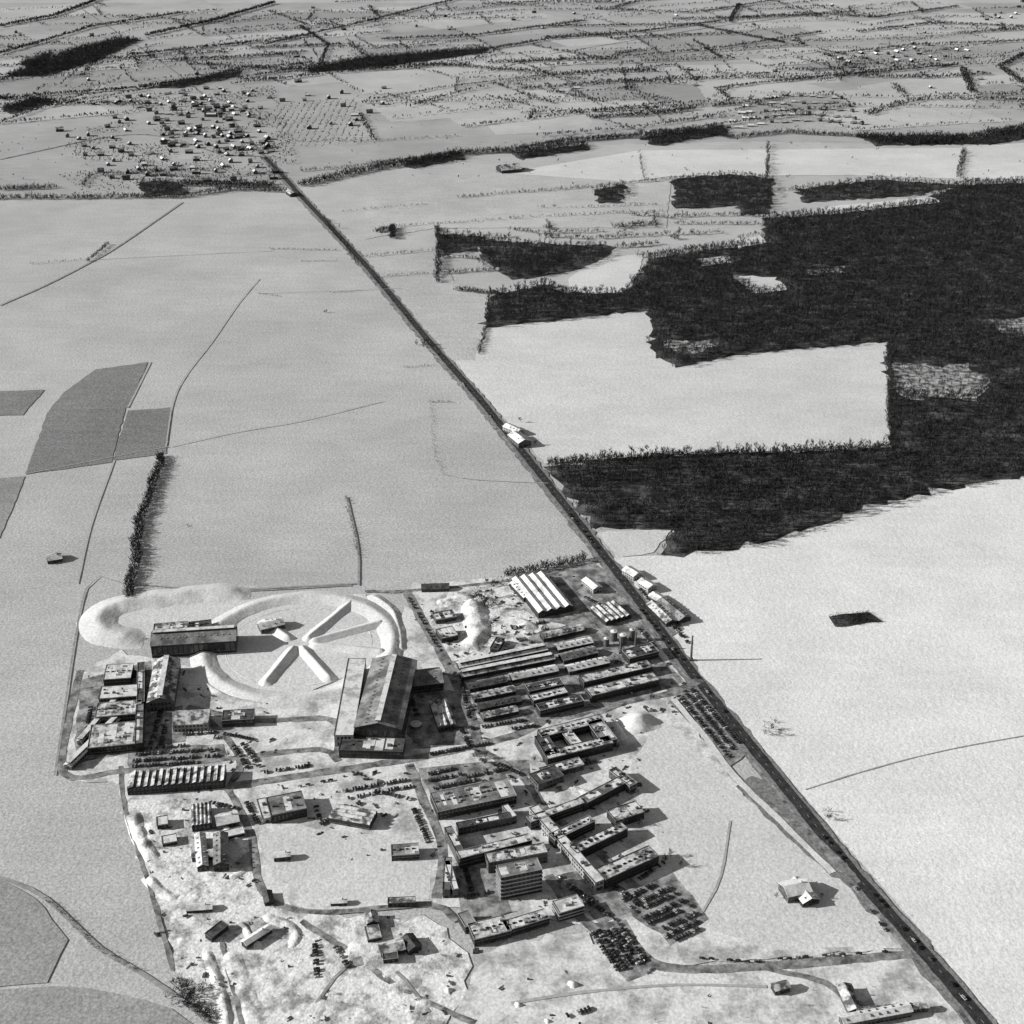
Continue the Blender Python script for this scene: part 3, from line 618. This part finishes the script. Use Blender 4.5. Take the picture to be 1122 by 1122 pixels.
# ---------------------------------------------------------------- VILLAGE
def house_mesh(L_,W_,h,rm,wm):
    mb=MB(); X,Y=L_/2,W_/2; mb.box(-X,X,-Y,Y,-.3,h,0); rs=Y*.8; o=.5; t=.3
    for s in(-1,1):
        mb.quad((-X-o,s*(Y+o),h-.3+t),(X+o,s*(Y+o),h-.3+t),(X+o,0,h+rs+t),(-X-o,0,h+rs+t),1)
        mb.quad((-X-o,s*(Y+o),h-.3),(X+o,s*(Y+o),h-.3),(X+o,s*(Y+o),h-.3+t),(-X-o,s*(Y+o),h-.3+t),1)
        mb.tri((s*X,-Y,h),(s*X,Y,h),(s*X,0,h+rs),0)
        n=int(L_/3)
        for f in range(2):
            if 1+f*2.6+1.4>h: continue
            for k in range(n): x=-X+L_/n*(k+.5); mb.box(x-.6,x+.6,s*Y-.04,s*Y+.04,1+f*2.6,2.4+f*2.6,2)
    mb.box(X*.4,X*.4+.8,-.4,.4,h+rs-.5,h+rs+1.4,0)
    mb.box(-.6,.6,-Y-.07,-Y,0,2.2,2)
    return mb.mesh('village_house',[wm,rm,'glass'])
HM=[house_mesh(*q) for q in [(14,10,6,'roofsnow','wgrey'),(18,11,6.5,'roofpatch','wdark'),(12,9,6,'roofpatch','wdark'),(20,9,3.6,'roofsnow','wgrey'),(16,10,6,'roofdark','wgrey'),(11,9,6,'roofgrey','wgrey'),(17,10,6,'roofgrey','wdark'),(13,9,5,'roofpatch','wgrey')]]
def hs(p,a,k=None,nm='village_house'):
    o=link(bpy.data.objects.new(nm,HM[k] if k is not None else random.choice(HM))); o.location=(p[0],p[1],0); o.rotation_euler=(0,0,a); o.scale=(random.uniform(.75,1.05),random.uniform(.8,1),random.uniform(.75,1))
placed=[]
def scatter_h(poly,n,base,dmin):
    W=PP(poly); x0,y0=W.min(0); x1,y1=W.max(0); c=0
    for _ in range(n*30):
        p=np.array([random.uniform(x0,x1),random.uniform(y0,y1)])
        if inpoly(np.array([p[0]]),np.array([p[1]]),W)[0] and all(np.hypot(*(p-q))>dmin for q in placed):
            placed.append(p); hs(p,base+random.choice([0,math.pi/2])+random.gauss(0,.15)); c+=1
            if c>=n: return
scatter_h([(165,128),(250,112),(285,130),(300,168),(255,172),(180,160)],85,.5,18)
scatter_h([(100,112),(240,95),(280,100),(290,130),(200,135),(120,150)],40,.4,30)
scatter_h([(60,140),(180,160),(290,175),(320,200),(120,200)],44,.3,34)
scatter_h([(180,100),(215,100),(260,130),(240,134)],14,.6,20)
scatter_h([(280,105),(400,100),(440,130),(330,150)],14,.2,45)
scatter_h([(905,60),(1000,48),(1060,55),(1060,72),(920,75)],34,.3,35)
scatter_h([(1070,10),(1130,0),(1130,30),(1080,35)],12,.3,45)
scatter_h([(-20,10),(1140,5),(1140,100),(-20,110)],40,.3,120)
for r0 in range(5):
    for k in range(13-r0):
        t=(k+rng.uniform(-.15,.15))/12; u=797+r0*7+t*148; v=141-r0*8.2-8*math.sin(t*2.6)+3*r0*t+rng.uniform(-1,1)
        hs(P(u,v)+rng.normal(0,5,2),.25+.9*(t-.5)+rng.normal(0,.08),3 if (k+r0)%4 else 5,'estate_house')
p=P(232,128); mb=MB(); mb.box(-12,12,-5,5,0,8,0)
for s in(-1,1): mb.quad((-12.4,s*5.5,7.8),(12.4,s*5.5,7.8),(12.4,0,13),(-12.4,0,13),1)
mb.box(-18,-12.01,-3,3,0,18,0); mb.cyl(-15,0,4,18,32,4,2,.1)
for k in range(5): mb.box(-9+k*4.5,-8+k*4.5,-5.05,-5,2,6,2)
o=link(bpy.data.objects.new('village_church',mb.mesh('village_church',['wgrey','roofsnow','glass']))); o.location=(*p,0)
# ---------------------------------------------------------------- RING EMBANKMENT AND MOUNDS
c=P(328,708); ring=[c+93*np.array([math.cos(a),math.sin(a)]) for a in np.linspace(0,2*math.pi,40,endpoint=False)]
ridge('ring_embankment',ring,30,4.6,closed=True,world=True,rough=.3,sharp=1.05,m='snowmid')
ring2=[c+72*np.array([math.cos(a),math.sin(a)]) for a in np.linspace(0,2*math.pi,40,endpoint=False)]
ridge('ring_drain_bank',ring2,4,.8,closed=True,world=True,rough=.2,sharp=1,m='tramp')
for a,b in [((325,708),(288,753)),((328,708),(364,748)),((334,704),(388,659)),((338,705),(424,682)),((320,703),(286,680)),((338,708),(425,716))]:
    ridge('spoke_embankment',[a,b],17,4.6,rough=.12,sharp=1.0,m='mound')
ridge('earth_embankment',[(275,652),(235,650),(190,655),(150,660),(122,667),(108,681),(116,694),(140,699),(160,700)],42,6,m='snowmid',rough=.4,sharp=1.05)
ridge('earth_embankment',[(210,735),(222,748),(250,764),(290,772),(330,772),(372,768)],14,2.4,m='tramp',sharp=1)
ridge('earth_embankment',[(405,652),(428,668),(437,690),(440,715)],16,3,m='snowmid',sharp=1)
for p,w,h in [([(515,655),(520,672),(523,695),(512,712)],30,5),([(478,662),(500,657),(520,654)],16,3),([(548,680),(570,682),(588,692)],18,3.5),([(686,782),(698,792),(710,804)],38,10),([(672,790),(684,812)],12,3),
 ([(145,890),(155,920),(170,945)],16,2.4),([(160,960),(180,980),(200,985)],12,2),([(240,900),(262,925),(270,950),(250,965)],9,2),([(285,1005),(310,1012),(325,1025),(318,1040)],12,2.2),([(262,1010),(285,1040)],9,2.2),([(590,850),(620,862),(650,872)],11,2)]:
    ridge('spoil_heap',p,w,h,m='tramp2' if h<9 else 'mound',rough=1)
ridge('stream_bank',[(250,1040),(262,1075),(272,1100),(285,1140)],22,1.8,'tramp2',rough=1);ridge('stream_bank',[(225,1040),(238,1075),(246,1105),(250,1140)],12,2,'tramp2',rough=1)
strip('stream',[(243,1030),(252,1075),(262,1105),(268,1140)],3,'siteroad',jit=.6)
def lump(seed):
    r=np.random.default_rng(seed); V=[(0,0,.8)];T=[]
    for k in range(7): a=k*.8976; q=r.uniform(.35,.7); V.append((math.cos(a)*q,math.sin(a)*q,r.uniform(.3,.8)))
    for k in range(7): a=k*.8976; q=r.uniform(.75,1.5); V.append((math.cos(a)*q,math.sin(a)*q,-.1))
    for k in range(7):
        k2=(k+1)%7; T+=[(0,1+k,1+k2),(1+k,8+k,8+k2),(1+k,8+k2,1+k2)]
    return np.array(V),np.array(T),np.zeros(len(T),int)
LU=[lump(s) for s in range(5)]
Z1=[(140,880),(275,900),(290,980),(480,1010),(520,1060),(500,1150),(240,1150),(180,1050)]
Z2=[(480,650),(560,640),(600,700),(500,728)]; Z3=[(520,1040),(740,1062),(1000,1045),(1060,1150),(500,1150)]
Z4=[(85,735),(215,735),(440,830),(450,650),(640,620),(760,745),(700,870),(740,930),(640,1010),(480,990),(250,900),(130,850)]
for Z,sp_,s0,s1,zs,th in ((Z1,8,.5,1.8,.6,.1),(Z2,8,.5,2.2,.6,0),(Z3,15,.5,1.6,.5,.2),(Z4,14,.5,1.4,.5,.15)):
    q=fill(Z,sp_); q=q[vn(q[:,0],q[:,1],35)+.5*vn(q[:,0],q[:,1],12)>th]; stamp('snow_lumps',LU,q,s0+(s1-s0)*rng.uniform(0,1,len(q))**2,rng.uniform(0,6,len(q)),['tramp2'],zs=np.full(len(q),zs),smooth=True)
for u,v,s in [(628,1080,4.5),(568,1102,3.5),(600,1120,3),(492,1086,3.5)]: stamp('snow_heap',LU,[P(u,v)],s,.5,['mound'],smooth=True)
deb=[]
for k in range(5):
    mb=MB(); 
    for _ in range(4): x,y=random.uniform(-1.8,1.8),random.uniform(-1.8,1.8); a,b=random.uniform(.3,1.9),random.uniform(.2,.7); mb.box(x-a,x+a,y-b,y+b,-.1,random.uniform(.4,1.5))
    deb.append(mb.tris())
for Z,sp_ in ((Z1,14),(Z2,10),(Z4,14),(Z3,30)):
    q=fill(Z,sp_); q=q[vn(q[:,0],q[:,1],28)>0]; stamp('stacked_materials',deb,q,rng.uniform(.5,1.5,len(q)),rng.uniform(0,6,len(q)),['rubble','metal','wgrey'],moff=rng.integers(0,3,len(q)))
for Z,sp_ in ((Z1,17),(Z3,30),(Z2,18)):
    q=fill(Z,sp_); trees('scrub',q,1,3,HEDGE)
# ---------------------------------------------------------------- CARS
mb=MB(); pr=[(-2.1,.35,.8),(-2.15,.78,.8),(-1.35,.9,.78),(-.95,1.38,.62),(.45,1.4,.62),(1.0,.95,.78),(2.0,.8,.78),(2.12,.35,.8)]
for i in range(7):
    (y0,z0,w0),(y1,z1,w1)=pr[i],pr[i+1]; mb.quad((-w0,y0,z0),(w0,y0,z0),(w1,y1,z1),(-w1,y1,z1),4 if i in(2,4) else 0)
for s in(-1,1):
    L_=[(s*w,y,z) for y,z,w in pr]; mb.quad(L_[0],L_[1],L_[6],L_[7],0); mb.quad(L_[1],L_[2],L_[5],L_[6],0); mb.quad(L_[2],L_[3],L_[4],L_[5],4)
    for yy in(-1.35,1.35):
        i=len(mb.v)
        for k in range(8): a=k*math.pi/4; mb.v.append((s*.83,yy+.33*math.cos(a),.33+.33*math.sin(a)))
        mb.f.append(tuple(range(i,i+8))); mb.m.append(5)
mb.quad((-.8,-2.1,.35),(.8,-2.1,.35),(.8,2.12,.35),(-.8,2.12,.35),5)
CAR=mb.tris(); CM=['car0','car1','car2','car3','glass','tyre']
def cars(rows_,dens=.85,par=False):
    for a,b in rows_:
        A,Bq=P(*a),P(*b); d=Bq-A; l=np.linalg.norm(d); d/=l; an=math.atan2(d[1],d[0])
        pitch=6.5 if par else 2.7; n=int(l/pitch); pts=np.array([A+d*(i+.5)*pitch for i in range(n)])+rng.normal(0,.25,(n,2))
        pts=pts[rng.uniform(0,1,n)<dens]; m=len(pts)
        if m==0: continue
        rot=an-(math.pi/2 if par else 0)+np.where(rng.uniform(0,1,m)<.5,math.pi,0)+rng.normal(0,.04,m)
        stamp('parked_cars',[CAR],np.c_[pts,np.full(m,ZC[0]+.02)],rng.uniform(.95,1.15,m),rot,CM,moff=rng.choice([0,1,2,2,0,0,3],m))
cars([((648,1022),(680,1068)),((655,1020),(687,1066)),((663,1018),(695,1063)),((671,1018),(702,1060)),((679,1018),(708,1055)),
((680,988),(722,968)),((688,996),(735,974)),((694,1001),(742,979)),((703,1009),(752,987)),((709,1014),(757,993)),((719,1022),(765,1001)),((727,1028),(768,1009)),((738,1032),(768,1018)),
((625,975),(668,1005)),((612,962),(650,990)),((655,962),(700,992)),((700,965),(730,945)),
((465,850),(500,843)),((465,858),(512,848)),((470,866),(525,855)),((510,853),(556,843)),((545,838),(575,852)),((470,828),(540,815)),((445,850),(448,838)),
((145,828),(240,822)),((145,835),(243,829)),((145,841),(220,836)),((150,822),(205,818)),
((375,868),(450,855)),((380,876),(455,862)),((345,880),(352,905)),((350,905),(400,878)),((452,885),(470,925)),((410,868),(455,878)),
((175,788),(165,818)),((183,790),(176,818)),((200,806),(240,803)),((245,805),(280,812)),((265,815),(285,842)),((256,818),(272,844)),((285,848),(340,840)),
((742,762),(800,832)),((750,758),(806,826)),((757,756),(812,818)),((480,803),(518,797)),((515,800),(575,790)),((505,745),(515,790)),
((345,1035),(348,1075)),((368,1038),(382,1062)),((620,1115),(650,1105)),((560,800),(590,796)),((92,822),(100,775)),((170,800),(178,775)),
((560,690),(600,682)),((640,655),(665,668)),((700,690),(720,712)),((690,760),(720,752)),((508,950),(520,985)),((508,985),(540,978)),((700,645),(760,712)),((230,880),(262,888)),((270,880),(284,905)),((610,845),(655,835)),((450,765),(458,785)),((505,798),(515,820))])
cars([((745,1050),(835,1056)),((850,1052),(990,1043)),((935,972),(975,1030)),((300,868),(440,842)),((665,1000),(700,1040)),((445,652),(486,722)),((620,560),(655,604)),((700,668),(800,790)),((890,905),(1060,1100)),((520,822),(600,888))],.5,True)
cars([((400,294),(560,484)),((610,545),(660,610))],.12,True)
lm=MB(); lm.cyl(0,0,.12,0,9,6,0,.07); lm.box(-.05,2.2,-.05,.05,8.9,9.0); lm.box(1.6,2.5,-.2,.2,8.75,8.9)
lme=lm.mesh('street_lamp',['metal']); Ls=catmull(PP(MR[1:9]),35); Ns=normals(Ls)
for i in range(len(Ls)): 
    o=link(bpy.data.objects.new('street_lamp',lme)); q=Ls[i]+Ns[i]*6.2; o.location=(*q,0); o.rotation_euler=(0,0,math.atan2(-Ns[i][1],-Ns[i][0]))
# ---------------------------------------------------------------- LIGHT / WORLD / CAMERA
EL=math.radians(22); d=Vector((math.cos(EL)*.995,math.cos(EL)*.03,-math.sin(EL)))
sun=bpy.data.lights.new('sun','SUN'); sun.energy=5; sun.angle=math.radians(.5); sun.color=(1,.997,.99)
so=link(bpy.data.objects.new('sun',sun)); so.rotation_euler=d.to_track_quat('-Z','Y').to_euler()
w=bpy.data.worlds.new('World'); scene.world=w; w.use_nodes=True; nt=w.node_tree
bg=nt.nodes['Background']; bg.inputs['Strength'].default_value=.075
sk=nt.nodes.new('ShaderNodeTexSky'); sk.sky_type='NISHITA'; sk.sun_disc=False; sk.sun_elevation=EL; sk.sun_rotation=math.radians(-88)
bw=nt.nodes.new('ShaderNodeRGBToBW'); nt.links.new(sk.outputs[0],bw.inputs[0]); nt.links.new(bw.outputs[0],bg.inputs['Color'])
cam=bpy.data.cameras.new('camera'); cam.angle=2*math.atan(561/F); cam.clip_start=5; cam.clip_end=100000
co=link(bpy.data.objects.new('camera',cam)); co.location=(0,0,H); co.rotation_euler=(math.pi/2-PITCH,0,0)
scene.camera=co
scene.view_settings.view_transform='Standard'; scene.view_settings.look='None'; scene.view_settings.exposure=0
print('polys',sum(len(m.polygons) for m in bpy.data.meshes),'z',ZC[0])
